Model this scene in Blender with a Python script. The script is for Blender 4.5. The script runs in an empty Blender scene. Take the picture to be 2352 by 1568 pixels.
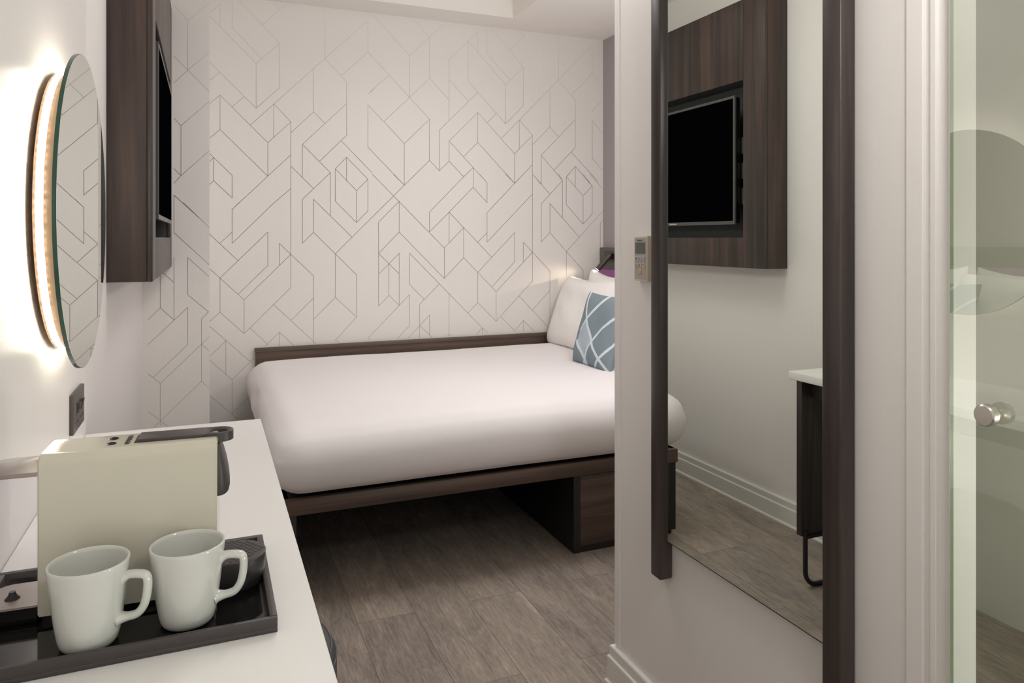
import math
# ------------------------------------------------------------------ measured values (metres)
MIRROR_ROT = math.radians(0.10)
SY0, SZ0, SW, SH = 1.878, -0.380, 0.146, 0.086
LEDW = 52.0
POUF = (0.042, 1.487, 0.195, 0.455)
DUV = (0.185, 2.26, 2.485, 4.115, 0.368, 0.602, 0.112)
PILLOWS = [
    ('pillow', 'white pillow at the wallpaper end, leaning furthest forward', 0.72, 0.46, 0.17, (2.03, 3.76, 0.80), 20, 0, 0, 0.02),
    ('pillow', 'white pillow at the wallpaper end, against the purple headboard', 0.70, 0.47, 0.13, (2.20, 3.72, 0.83), 10, 0, 0, 0.05),
    ('pillow', 'white pillow at the drawer side, leaning furthest forward', 0.72, 0.46, 0.17, (2.03, 2.98, 0.80), 20, 0, 0, 0.02),
    ('pillow', 'white pillow at the drawer side, against the purple headboard', 0.70, 0.47, 0.13, (2.20, 2.98, 0.83), 10, 0, 0, 0.05),
]
CUSH = (0.385, (1.825, 3.232, 0.772), 16, 0, 0)
LTIP = (2.245, 4.0, 1.045)
LIGHTS = [
    ('bedroom_ceiling_light', (0.95, 2.75, 2.67), 0.9, 1.0, 5, (1.0, 0.985, 0.975), (0, 0, 0), 140),
    ('rear_opening_fill_light', (0.42, -1.42, 1.15), 1.0, 2.05, 6.5, (1.0, 0.985, 0.975), (math.pi / 2, 0, 0), 175),  # added fill outside the rear opening, lifts surfaces facing the camera
]
POINTS = [
    ('bedroom_fill_light', (0.62, 2.3, 2.29), 6, 0.12, (1.0, 0.99, 0.98)),  # added soft fill above the frame, no pendant hangs here
    ('bedside_fill_light', (1.72, 2.5, 1.75), 12, 0.12, (1.0, 0.99, 0.98)),  # added fill hidden behind the partition, brightens bed and lower wall
    ('hall_fill_light', (0.74, 0.35, 1.80), 7.5, 0.10, (1.0, 0.985, 0.97)),  # added fill beside the camera, brightens the door lining
    ('bathroom_light', (1.85, 0.35, 1.9), 1.2, 0.15, (1.0, 0.985, 0.96)),
    ('bathroom_low_fill_light', (1.75, 0.0, 0.7), 27, 0.15, (1.0, 0.985, 0.96)),  # added low fill that brightens what shows through the lower door glass
]
LAMPW = 6.0
EXPO = 0.52
import bpy, bmesh, math, random
from mathutils import Vector, Matrix, noise
PI = math.pi
EYE = 1.24
COL = bpy.context.scene.collection
random.seed(7)

# ------------------------------------------------------------------ materials
def srgb(r, g, b):
    def f(c):
        c /= 255.0
        return c / 12.92 if c <= 0.04045 else ((c + 0.055) / 1.055) ** 2.4
    return (f(r), f(g), f(b), 1.0)

def new_mat(name):
    m = bpy.data.materials.new(name); m.use_nodes = True
    nt = m.node_tree
    return m, nt, nt.nodes['Principled BSDF']

def N(nt, typ, **kw):
    n = nt.nodes.new(typ)
    for k, v in kw.items():
        if k.startswith('i_'):
            n.inputs[k[2:].replace('_', ' ')].default_value = v
        else:
            setattr(n, k, v)
    return n

def plain(name, col, rough=0.5, metal=0.0, spec=0.5, coat=0.0, bump=0.0, bscale=200.0, vary=0.03, alpha=None):
    m, nt, p = new_mat(name)
    p.inputs['Roughness'].default_value = rough
    p.inputs['Metallic'].default_value = metal
    p.inputs['Specular IOR Level'].default_value = spec
    p.inputs['Coat Weight'].default_value = coat
    p.inputs['Coat Roughness'].default_value = 0.06
    tc = N(nt, 'ShaderNodeTexCoord')
    nz = N(nt, 'ShaderNodeTexNoise'); nz.inputs['Scale'].default_value = 6.0; nz.inputs['Detail'].default_value = 4
    nt.links.new(tc.outputs['Object'], nz.inputs['Vector'])
    mp = N(nt, 'ShaderNodeMapRange'); mp.inputs['To Min'].default_value = 1 - vary; mp.inputs['To Max'].default_value = 1 + vary
    nt.links.new(nz.outputs['Fac'], mp.inputs['Value'])
    mx = N(nt, 'ShaderNodeVectorMath', operation='SCALE'); mx.inputs[0].default_value = col[:3]
    nt.links.new(mp.outputs['Result'], mx.inputs['Scale'])
    nt.links.new(mx.outputs['Vector'], p.inputs['Base Color'])
    if bump > 0:
        n2 = N(nt, 'ShaderNodeTexNoise'); n2.inputs['Scale'].default_value = bscale; n2.inputs['Detail'].default_value = 3
        nt.links.new(tc.outputs['Object'], n2.inputs['Vector'])
        b = N(nt, 'ShaderNodeBump'); b.inputs['Strength'].default_value = bump; b.inputs['Distance'].default_value = 0.001
        nt.links.new(n2.outputs['Fac'], b.inputs['Height']); nt.links.new(b.outputs['Normal'], p.inputs['Normal'])
    return m

def wall_vinyl(name, col, rough=0.42, spec=0.4, streak=0.02, thread=(260, 0.25, 0.0006)):
    # embossed vinyl wall covering: fine vertical threads
    m, nt, p = new_mat(name)
    p.inputs['Roughness'].default_value = rough; p.inputs['Specular IOR Level'].default_value = spec
    tc = N(nt, 'ShaderNodeTexCoord')
    mp = N(nt, 'ShaderNodeMapping'); mp.inputs['Scale'].default_value = (thread[0], thread[0], 4)
    nt.links.new(tc.outputs['Object'], mp.inputs['Vector'])
    nz = N(nt, 'ShaderNodeTexNoise'); nz.inputs['Scale'].default_value = 1.0; nz.inputs['Detail'].default_value = 2
    nt.links.new(mp.outputs['Vector'], nz.inputs['Vector'])
    r = N(nt, 'ShaderNodeMapRange'); r.inputs['To Min'].default_value = 1 - streak; r.inputs['To Max'].default_value = 1 + streak
    nt.links.new(nz.outputs['Fac'], r.inputs['Value'])
    mx = N(nt, 'ShaderNodeVectorMath', operation='SCALE'); mx.inputs[0].default_value = col[:3]
    nt.links.new(r.outputs['Result'], mx.inputs['Scale']); nt.links.new(mx.outputs['Vector'], p.inputs['Base Color'])
    b = N(nt, 'ShaderNodeBump'); b.inputs['Strength'].default_value = thread[1]; b.inputs['Distance'].default_value = thread[2]
    nt.links.new(nz.outputs['Fac'], b.inputs['Height']); nt.links.new(b.outputs['Normal'], p.inputs['Normal'])
    return m

def wood(name, cols, axis='Z', rough=0.38, spec=0.45, scale=1.0, coat=0.0):
    # dark laminate, long straight grain along the axis
    m, nt, p = new_mat(name)
    p.inputs['Roughness'].default_value = rough; p.inputs['Specular IOR Level'].default_value = spec
    p.inputs['Coat Weight'].default_value = coat; p.inputs['Coat Roughness'].default_value = 0.25
    tc = N(nt, 'ShaderNodeTexCoord')
    mp = N(nt, 'ShaderNodeMapping')
    s = [22 * scale] * 3; s['XYZ'.index(axis)] = 0.9 * scale
    mp.inputs['Scale'].default_value = s
    nt.links.new(tc.outputs['Object'], mp.inputs['Vector'])
    n1 = N(nt, 'ShaderNodeTexNoise'); n1.inputs['Scale'].default_value = 1.0; n1.inputs['Detail'].default_value = 5; n1.inputs['Distortion'].default_value = 0.6
    nt.links.new(mp.outputs['Vector'], n1.inputs['Vector'])
    mp2 = N(nt, 'ShaderNodeMapping')
    s2 = [260 * scale] * 3; s2['XYZ'.index(axis)] = 6 * scale
    mp2.inputs['Scale'].default_value = s2
    nt.links.new(tc.outputs['Object'], mp2.inputs['Vector'])
    n2 = N(nt, 'ShaderNodeTexNoise'); n2.inputs['Scale'].default_value = 1.0; n2.inputs['Detail'].default_value = 3
    nt.links.new(mp2.outputs['Vector'], n2.inputs['Vector'])
    ad = N(nt, 'ShaderNodeMath', operation='MULTIPLY_ADD'); ad.inputs[1].default_value = 0.25; 
    nt.links.new(n2.outputs['Fac'], ad.inputs[0]); nt.links.new(n1.outputs['Fac'], ad.inputs[2])
    cr = N(nt, 'ShaderNodeValToRGB')
    e = cr.color_ramp.elements
    e[0].position = 0.42; e[0].color = cols[0]; e[1].position = 0.82; e[1].color = cols[2]
    k = cr.color_ramp.elements.new(0.62); k.color = cols[1]
    nt.links.new(ad.outputs['Value'], cr.inputs['Fac']); nt.links.new(cr.outputs['Color'], p.inputs['Base Color'])
    b = N(nt, 'ShaderNodeBump'); b.inputs['Strength'].default_value = 0.12; b.inputs['Distance'].default_value = 0.0005
    nt.links.new(n2.outputs['Fac'], b.inputs['Height']); nt.links.new(b.outputs['Normal'], p.inputs['Normal'])
    return m

def floor_planks(name):
    m, nt, p = new_mat(name)
    L = nt.links.new
    p.inputs['Roughness'].default_value = 0.5; p.inputs['Specular IOR Level'].default_value = 0.35
    tc = N(nt, 'ShaderNodeTexCoord'); sp = N(nt, 'ShaderNodeSeparateXYZ'); L(tc.outputs['Object'], sp.inputs[0])
    ax = N(nt, 'ShaderNodeMath', operation='ADD'); ax.inputs[1].default_value = 5.825; L(sp.outputs['X'], ax.inputs[0])   # seams fall at x = .495, .685 ...
    ay = N(nt, 'ShaderNodeMath', operation='ADD'); ay.inputs[1].default_value = 8.62; L(sp.outputs['Y'], ay.inputs[0])
    cb = N(nt, 'ShaderNodeCombineXYZ'); L(ay.outputs[0], cb.inputs[0]); L(ax.outputs[0], cb.inputs[1])
    def brick(c1, c2, mort, msize):
        br = N(nt, 'ShaderNodeTexBrick', offset=0.37, offset_frequency=2, squash=1.0)
        br.inputs['Scale'].default_value = 1.0; br.inputs['Color1'].default_value = c1; br.inputs['Color2'].default_value = c2
        br.inputs['Mortar'].default_value = mort; br.inputs['Mortar Size'].default_value = msize; br.inputs['Mortar Smooth'].default_value = 0.2
        br.inputs['Bias'].default_value = 0.0; br.inputs['Brick Width'].default_value = 1.22; br.inputs['Row Height'].default_value = 0.19
        L(cb.outputs[0], br.inputs['Vector']); return br
    br = brick((0, 0, 0, 1), (1, 1, 1, 1), (0.5, 0.5, 0.5, 1), 0.0009)
    off = N(nt, 'ShaderNodeMath', operation='MULTIPLY'); off.inputs[1].default_value = 37.0
    L(br.outputs['Color'], off.inputs[0])
    cz = N(nt, 'ShaderNodeCombineXYZ'); L(ay.outputs[0], cz.inputs[0]); L(ax.outputs[0], cz.inputs[1]); L(off.outputs[0], cz.inputs[2])
    def nz(sx, sy, sz, detail, dist, rough=0.55):
        mp = N(nt, 'ShaderNodeMapping'); mp.inputs['Scale'].default_value = (sx, sy, sz); L(cz.outputs[0], mp.inputs['Vector'])
        n = N(nt, 'ShaderNodeTexNoise'); n.inputs['Scale'].default_value = 1; n.inputs['Detail'].default_value = detail
        n.inputs['Distortion'].default_value = dist; n.inputs['Roughness'].default_value = rough; L(mp.outputs[0], n.inputs['Vector']); return n
    big = nz(2.6, 9, 1, 5, 1.8)          # broad tonal clouds
    grain = nz(10, 210, 1, 9, 1.0, 0.75)  # fine grain
    mid = nz(7.0, 30, 1, 7, 3.2, 0.62)
    cr = N(nt, 'ShaderNodeValToRGB'); e = cr.color_ramp.elements
    e[0].position = 0.28; e[0].color = srgb(108, 101, 96); e[1].position = 0.78; e[1].color = srgb(194, 180, 166)
    k = e.new(0.46); k.color = srgb(142, 131, 122)
    k = e.new(0.60); k.color = srgb(162, 148, 135)
    s1 = N(nt, 'ShaderNodeMath', operation='MULTIPLY_ADD'); s1.inputs[1].default_value = 0.80; L(grain.outputs['Fac'], s1.inputs[0])
    s0 = N(nt, 'ShaderNodeMath', operation='MULTIPLY_ADD'); s0.inputs[1].default_value = 0.45; L(mid.outputs['Fac'], s0.inputs[0])
    s00 = N(nt, 'ShaderNodeMath', operation='MULTIPLY_ADD'); s00.inputs[1].default_value = 0.45; s00.inputs[2].default_value = -0.40
    L(big.outputs['Fac'], s00.inputs[0]); L(s00.outputs[0], s0.inputs[2]); L(s0.outputs[0], s1.inputs[2])
    s2 = N(nt, 'ShaderNodeMath', operation='MULTIPLY_ADD'); s2.inputs[1].default_value = 0.12; L(br.outputs['Color'], s2.inputs[0]); L(s1.outputs[0], s2.inputs[2])
    L(s2.outputs[0], cr.inputs['Fac'])
    seam = N(nt, 'ShaderNodeMixRGB', blend_type='MIX'); seam.inputs['Color2'].default_value = srgb(70, 60, 54)
    sf = N(nt, 'ShaderNodeMath', operation='MULTIPLY'); sf.inputs[1].default_value = 0.75; L(br.outputs['Fac'], sf.inputs[0])
    L(sf.outputs[0], seam.inputs['Fac']); L(cr.outputs['Color'], seam.inputs['Color1']); L(seam.outputs[0], p.inputs['Base Color'])
    b = N(nt, 'ShaderNodeBump'); b.inputs['Strength'].default_value = 0.25; b.inputs['Distance'].default_value = 0.001
    L(grain.outputs['Fac'], b.inputs['Height']); L(b.outputs['Normal'], p.inputs['Normal'])
    return m

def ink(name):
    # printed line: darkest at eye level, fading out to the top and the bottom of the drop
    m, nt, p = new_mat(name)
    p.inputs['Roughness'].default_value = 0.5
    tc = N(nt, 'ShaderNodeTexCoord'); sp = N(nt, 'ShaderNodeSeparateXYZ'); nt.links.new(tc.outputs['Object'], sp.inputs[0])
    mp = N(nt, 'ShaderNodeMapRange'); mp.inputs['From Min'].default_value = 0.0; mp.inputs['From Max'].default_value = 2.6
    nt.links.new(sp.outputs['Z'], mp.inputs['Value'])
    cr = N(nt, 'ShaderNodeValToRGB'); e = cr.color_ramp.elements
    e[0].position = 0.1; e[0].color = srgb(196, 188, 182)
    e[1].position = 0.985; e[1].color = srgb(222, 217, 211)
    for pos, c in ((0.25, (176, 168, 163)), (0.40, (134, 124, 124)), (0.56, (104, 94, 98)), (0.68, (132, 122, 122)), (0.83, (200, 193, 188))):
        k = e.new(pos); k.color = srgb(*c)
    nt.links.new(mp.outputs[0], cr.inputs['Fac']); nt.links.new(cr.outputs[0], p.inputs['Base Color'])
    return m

def glassy(name, col=(1, 1, 1, 1), rough=0.0, ior=1.45):
    m, nt, p = new_mat(name)
    p.inputs['Base Color'].default_value = col; p.inputs['Roughness'].default_value = rough
    p.inputs['IOR'].default_value = ior; p.inputs['Transmission Weight'].default_value = 1.0
    return m

def thin_glass(name, tint, ior=1.5, gain=1.7, rough=0.0):
    m = bpy.data.materials.new(name); m.use_nodes = True; nt = m.node_tree; nt.nodes.clear()
    out = N(nt, 'ShaderNodeOutputMaterial'); mix = N(nt, 'ShaderNodeMixShader')
    tr = N(nt, 'ShaderNodeBsdfTransparent'); tr.inputs[0].default_value = tint
    gl = N(nt, 'ShaderNodeBsdfGlossy'); gl.inputs['Roughness'].default_value = rough
    fr = N(nt, 'ShaderNodeFresnel'); fr.inputs[0].default_value = ior
    mu = N(nt, 'ShaderNodeMath', operation='MULTIPLY', use_clamp=True); mu.inputs[1].default_value = gain
    ge = N(nt, 'ShaderNodeNewGeometry'); iv = N(nt, 'ShaderNodeMath', operation='SUBTRACT'); iv.inputs[0].default_value = 1.0
    nt.links.new(ge.outputs['Backfacing'], iv.inputs[1]); m2 = N(nt, 'ShaderNodeMath', operation='MULTIPLY')
    nt.links.new(fr.outputs[0], mu.inputs[0]); nt.links.new(mu.outputs[0], m2.inputs[0]); nt.links.new(iv.outputs[0], m2.inputs[1]); nt.links.new(m2.outputs[0], mix.inputs[0])
    nt.links.new(tr.outputs[0], mix.inputs[1]); nt.links.new(gl.outputs[0], mix.inputs[2]); nt.links.new(mix.outputs[0], out.inputs[0])
    return m

def emis(name, col, strength):
    m, nt, p = new_mat(name)
    p.inputs['Base Color'].default_value = (0.8, 0.8, 0.8, 1)
    p.inputs['Emission Color'].default_value = col; p.inputs['Emission Strength'].default_value = strength
    return m

M = {}
M['wall'] = wall_vinyl('wall_vinyl', srgb(234, 230, 227))
M['lining'] = wall_vinyl('lining_vinyl', srgb(234, 230, 227), rough=0.32, spec=0.45, thread=(420, 0.6, 0.0005))
M['paper'] = wall_vinyl('wallpaper', srgb(234, 230, 226), rough=0.55, spec=0.3)
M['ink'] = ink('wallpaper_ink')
M['ceil'] = plain('ceiling_paint', srgb(240, 236, 231), 0.7, spec=0.2)
M['headwall'] = wall_vinyl('grey_vinyl', srgb(168, 158, 160), rough=0.6, spec=0.3)
M['skirt'] = plain('skirting_paint', srgb(226, 224, 218), 0.3)
M['floor'] = floor_planks('floor_planks')
WC = [srgb(38, 31, 28), srgb(59, 46, 41), srgb(78, 60, 52)]
M['walnut'] = wood('walnut_laminate', WC, 'Z', rough=0.5, spec=0.45)
M['walnut_f'] = wood('walnut_laminate_front', WC, 'Z', rough=0.45, spec=0.45, coat=0.2)
M['walnut_h'] = wood('walnut_laminate_level', [srgb(58, 46, 41), srgb(84, 68, 60), srgb(104, 86, 76)], 'X', rough=0.4)
M['wenge'] = wood('wenge_stain', [srgb(40, 34, 33), srgb(58, 49, 46), srgb(72, 62, 58)], 'Z', rough=0.36, scale=1.4)
M['wenge_y'] = wood('wenge_stain_deep', [srgb(34, 29, 27), srgb(46, 39, 36), srgb(58, 50, 46)], 'Y', rough=0.45)
M['blackwood'] = plain('black_edging', srgb(30, 28, 27), 0.5)
M['solid'] = plain('white_solid_surface', srgb(238, 237, 234), 0.28, spec=0.5, vary=0.01)
M['tray'] = plain('tray_matte_black', srgb(62, 57, 56), 0.45, bump=0.15, bscale=900)
M['traygloss'] = plain('tray_gloss_black', srgb(16, 15, 15), 0.06, vary=0.0)
M['cream'] = plain('cream_gloss_plastic', srgb(204, 200, 184), 0.12, vary=0.01, spec=0.5)
M['blackplastic'] = plain('black_matte_plastic', srgb(66, 60, 60), 0.42, bump=0.1, bscale=1200)
M['blackgloss'] = plain('black_gloss_plastic', srgb(22, 21, 21), 0.12)
M['cupblack'] = plain('black_satin_plastic', srgb(44, 41, 41), 0.35)
M['chrome'] = plain('brushed_nickel', srgb(206, 200, 192), 0.25, metal=1.0)
M['greytext'] = plain('grey_print', srgb(120, 112, 108), 0.5)
M['darktext'] = plain('dark_print', srgb(60, 56, 55), 0.5)
M['china'] = plain('white_china', srgb(206, 208, 202), 0.1, vary=0.005, coat=0.4)
M['mirror'] = plain('mirror_silver', (0.80, 0.83, 0.775, 1), 0.0, metal=1.0, vary=0.0)
M['glassedge'] = plain('green_glass_edge', srgb(40, 74, 62), 0.15)
M['tank'] = thin_glass('clear_plastic', (0.95, 0.95, 0.965, 1), 1.45, 1.4, 0.02)
M['lid'] = thin_glass('smoked_plastic', (0.60, 0.55, 0.53, 1), 1.45, 1.6, 0.05)
M['plate'] = plain('dark_nickel_plate', srgb(84, 78, 76), 0.38, metal=0.5)
M['black'] = plain('black_void', srgb(12, 12, 12), 0.6)
M['linen'] = plain('white_linen', srgb(234, 229, 229), 0.85, spec=0.15, bump=0.12, bscale=500, vary=0.008)
M['pillow'] = plain('white_cotton', srgb(246, 243, 241), 0.85, spec=0.15, bump=0.15, bscale=500, vary=0.008)
M['cushion'] = plain('slate_blue_fabric', srgb(132, 145, 153), 0.85, spec=0.15, bump=0.2, bscale=900)
M['cushion_l'] = plain('pale_blue_fabric', srgb(178, 190, 200), 0.85, spec=0.15)
M['cushion_w'] = plain('white_blue_braid', srgb(214, 223, 230), 0.85, spec=0.15)
M['purple'] = plain('purple_upholstery', srgb(150, 98, 146), 0.75, spec=0.2, bump=0.15, bscale=800)
M['leather'] = plain('charcoal_leather', srgb(66, 67, 67), 0.5, bump=0.2, bscale=700)
M['stitch'] = plain('grey_thread', srgb(100, 100, 100), 0.7)
M['screen'] = plain('tv_screen', srgb(4, 4, 5), 0.3, vary=0.0, spec=0.0)
M['bezel'] = plain('tv_bezel', srgb(88, 86, 86), 0.35, metal=0.3)
M['recess'] = plain('recess_charcoal', srgb(74, 76, 76), 0.6)
M['bracket'] = plain('bracket_grey', srgb(110, 108, 106), 0.5)
M['thermo'] = plain('cream_plastic_case', srgb(214, 204, 186), 0.45)
M['thermoface'] = plain('grey_plastic_face', srgb(172, 164, 160), 0.45)
M['lcd'] = plain('lcd_glass', srgb(104, 110, 104), 0.2)
M['key'] = plain('grey_keys', srgb(190, 184, 178), 0.5)
M['keyo'] = plain('orange_key', srgb(222, 160, 62), 0.5)
M['strip'] = emis('strip_cover', (1.0, 0.88, 0.70, 1), 2.2)
M['ringbase'] = plain('ring_plastic', srgb(188, 156, 128), 0.5)
M['led'] = emis('led_chip', (1.0, 0.90, 0.76, 1), LEDW)
M['lampled'] = emis('reading_led', (1.0, 0.88, 0.70, 1), 12.0)
M['lightpanel'] = emis('ceiling_diffuser', (1.0, 0.93, 0.86, 1), 8.0)
M['steel'] = plain('black_steel', srgb(26, 25, 25), 0.35)
M['glass'] = thin_glass('door_glass', (0.90, 0.925, 0.88, 1), 1.5, 7.0)
M['glassrim'] = plain('glass_rim', srgb(178, 186, 168), 0.2)
M['bathwall'] = plain('bathroom_panel', srgb(198, 198, 190), 0.5)

# ------------------------------------------------------------------ mesh helpers
def finish(name, bm, mats, parent=None, smooth=False, angle=None):
    me = bpy.data.meshes.new(name)
    bm.normal_update()
    bm.to_mesh(me); bm.free()
    if not isinstance(mats, (list, tuple)): mats = [mats]
    for m in mats: me.materials.append(m)
    if smooth:
        me.polygons.foreach_set('use_smooth', [True] * len(me.polygons))
        if angle is not None:
            try: me.set_sharp_from_angle(angle=angle)
            except Exception: pass
    o = bpy.data.objects.new(name, me); COL.objects.link(o)
    if parent is not None: o.parent = parent
    return o

def thing(name, label, cat, loc=(0, 0, 0), rz=0.0, group=None):
    o = bpy.data.objects.new(name, None); COL.objects.link(o)
    o.empty_display_size = 0.05
    o.location = loc; o.rotation_euler = (0, 0, rz)
    o['label'] = label; o['category'] = cat
    if group: o['group'] = group
    return o

def tag(o, label, cat, group=None):
    o['label'] = label; o['category'] = cat
    if group: o['group'] = group
    return o

def struct(o):
    o['kind'] = 'structure'; return o

def bx(bm, x0, x1, y0, y1, z0, z1, bev=0.0, mat=0, seg=2):
    vs = [bm.verts.new((x, y, z)) for x in (x0, x1) for y in (y0, y1) for z in (z0, z1)]
    idx = [(0, 1, 3, 2), (4, 6, 7, 5), (0, 4, 5, 1), (2, 3, 7, 6), (0, 2, 6, 4), (1, 5, 7, 3)]
    fs = [bm.faces.new([vs[i] for i in f]) for f in idx]
    for f in fs: f.material_index = mat
    if bev > 0:
        es = list({e for f in fs for e in f.edges})
        r = bmesh.ops.bevel(bm, geom=es, offset=bev, segments=seg, affect='EDGES', profile=0.5)
        for f in r['faces']: f.material_index = mat
    return fs

def box(name, x0, x1, y0, y1, z0, z1, mat, parent=None, bev=0.0, seg=2):
    bm = bmesh.new(); bx(bm, x0, x1, y0, y1, z0, z1, bev, 0, seg)
    return finish(name, bm, mat, parent, smooth=bev > 0, angle=0.6)

def loft(bm, rings, closed=True, cap0=True, cap1=True, mat=0):
    R = [[bm.verts.new(p) for p in r] for r in rings]
    n = len(R[0])
    for a, b in zip(R, R[1:]):
        for i in range(n if closed else n - 1):
            j = (i + 1) % n
            f = bm.faces.new((a[i], a[j], b[j], b[i])); f.material_index = mat
    if cap0: f = bm.faces.new(list(reversed(R[0]))); f.material_index = mat
    if cap1: f = bm.faces.new(R[-1]); f.material_index = mat
    return R

def lathe(bm, prof, c=(0, 0, 0), seg=64, mat=0, cap0=False, cap1=False):
    rings = [[(c[0] + r * math.cos(2 * PI * k / seg), c[1] + r * math.sin(2 * PI * k / seg), c[2] + z) for k in range(seg)] for r, z in prof]
    return loft(bm, rings, True, cap0, cap1, mat)

def tube(bm, pts, rads, seg=14, mat=0, sx=1.0, caps=True):
    # swept round or flattened bar through pts
    P = [Vector(p) for p in pts]; rings = []
    up = Vector((0, 0, 1)); prev = None
    for i, p in enumerate(P):
        t = (P[min(i + 1, len(P) - 1)] - P[max(i - 1, 0)]).normalized()
        if prev is None:
            a = t.cross(up)
            if a.length < 1e-3: a = t.cross(Vector((0, 1, 0)))
            a.normalize()
        else:
            a = (prev - t * prev.dot(t)).normalized()
        prev = a; b = t.cross(a)
        r = rads[i] if isinstance(rads, (list, tuple)) else rads
        rings.append([p + a * (r * sx * math.cos(2 * PI * k / seg)) + b * (r * math.sin(2 * PI * k / seg)) for k in range(seg)])
    return loft(bm, rings, True, caps, caps, mat)

def smooth_path(pts, n=6):
    P = [Vector(p) for p in pts]; out = []
    for i in range(len(P) - 1):
        p0, p1, p2, p3 = P[max(i - 1, 0)], P[i], P[i + 1], P[min(i + 2, len(P) - 1)]
        for k in range(n):
            t = k / n
            out.append(0.5 * ((2 * p1) + (p2 - p0) * t + (2 * p0 - 5 * p1 + 4 * p2 - p3) * t * t + (-p0 + 3 * p1 - 3 * p2 + p3) * t ** 3))
    out.append(P[-1]); return out

def extrude_profile(bm, prof, axis, a, b, mat=0):
    # prof: list of 2D points; axis 'X' -> (a/b, p0, p1); 'Y' -> (p0, a/b, p1); 'Z' -> (p0, p1, a/b)
    def mk(v, p):
        return {'X': (v, p[0], p[1]), 'Y': (p[0], v, p[1]), 'Z': (p[0], p[1], v)}[axis]
    loft(bm, [[mk(a, p) for p in prof], [mk(b, p) for p in prof]], mat=mat)
    bmesh.ops.recalc_face_normals(bm, faces=bm.faces)

def text_mesh(name, body, size, mat, parent, mtx, extrude=0.0002, align='CENTER', bold=False):
    cu = bpy.data.curves.new(name, 'FONT'); cu.body = body; cu.size = size; cu.extrude = extrude
    cu.align_x = align; cu.align_y = 'CENTER'
    if bold: cu.offset = size * 0.012
    o = bpy.data.objects.new(name, cu); COL.objects.link(o)
    dg = bpy.context.evaluated_depsgraph_get()
    me = bpy.data.meshes.new_from_object(o.evaluated_get(dg))
    bpy.data.objects.remove(o); bpy.data.curves.remove(cu)
    me.transform(mtx)
    me.materials.clear(); me.materials.append(mat)
    q = bpy.data.objects.new(name, me); COL.objects.link(q)
    if parent is not None: q.parent = parent
    return q

def basis(xaxis, yaxis, org):
    x = Vector(xaxis).normalized(); y = Vector(yaxis).normalized(); z = x.cross(y)
    return Matrix(((x.x, y.x, z.x, org[0]), (x.y, y.y, z.y, org[1]), (x.z, y.z, z.z, org[2]), (0, 0, 0, 1)))

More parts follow.
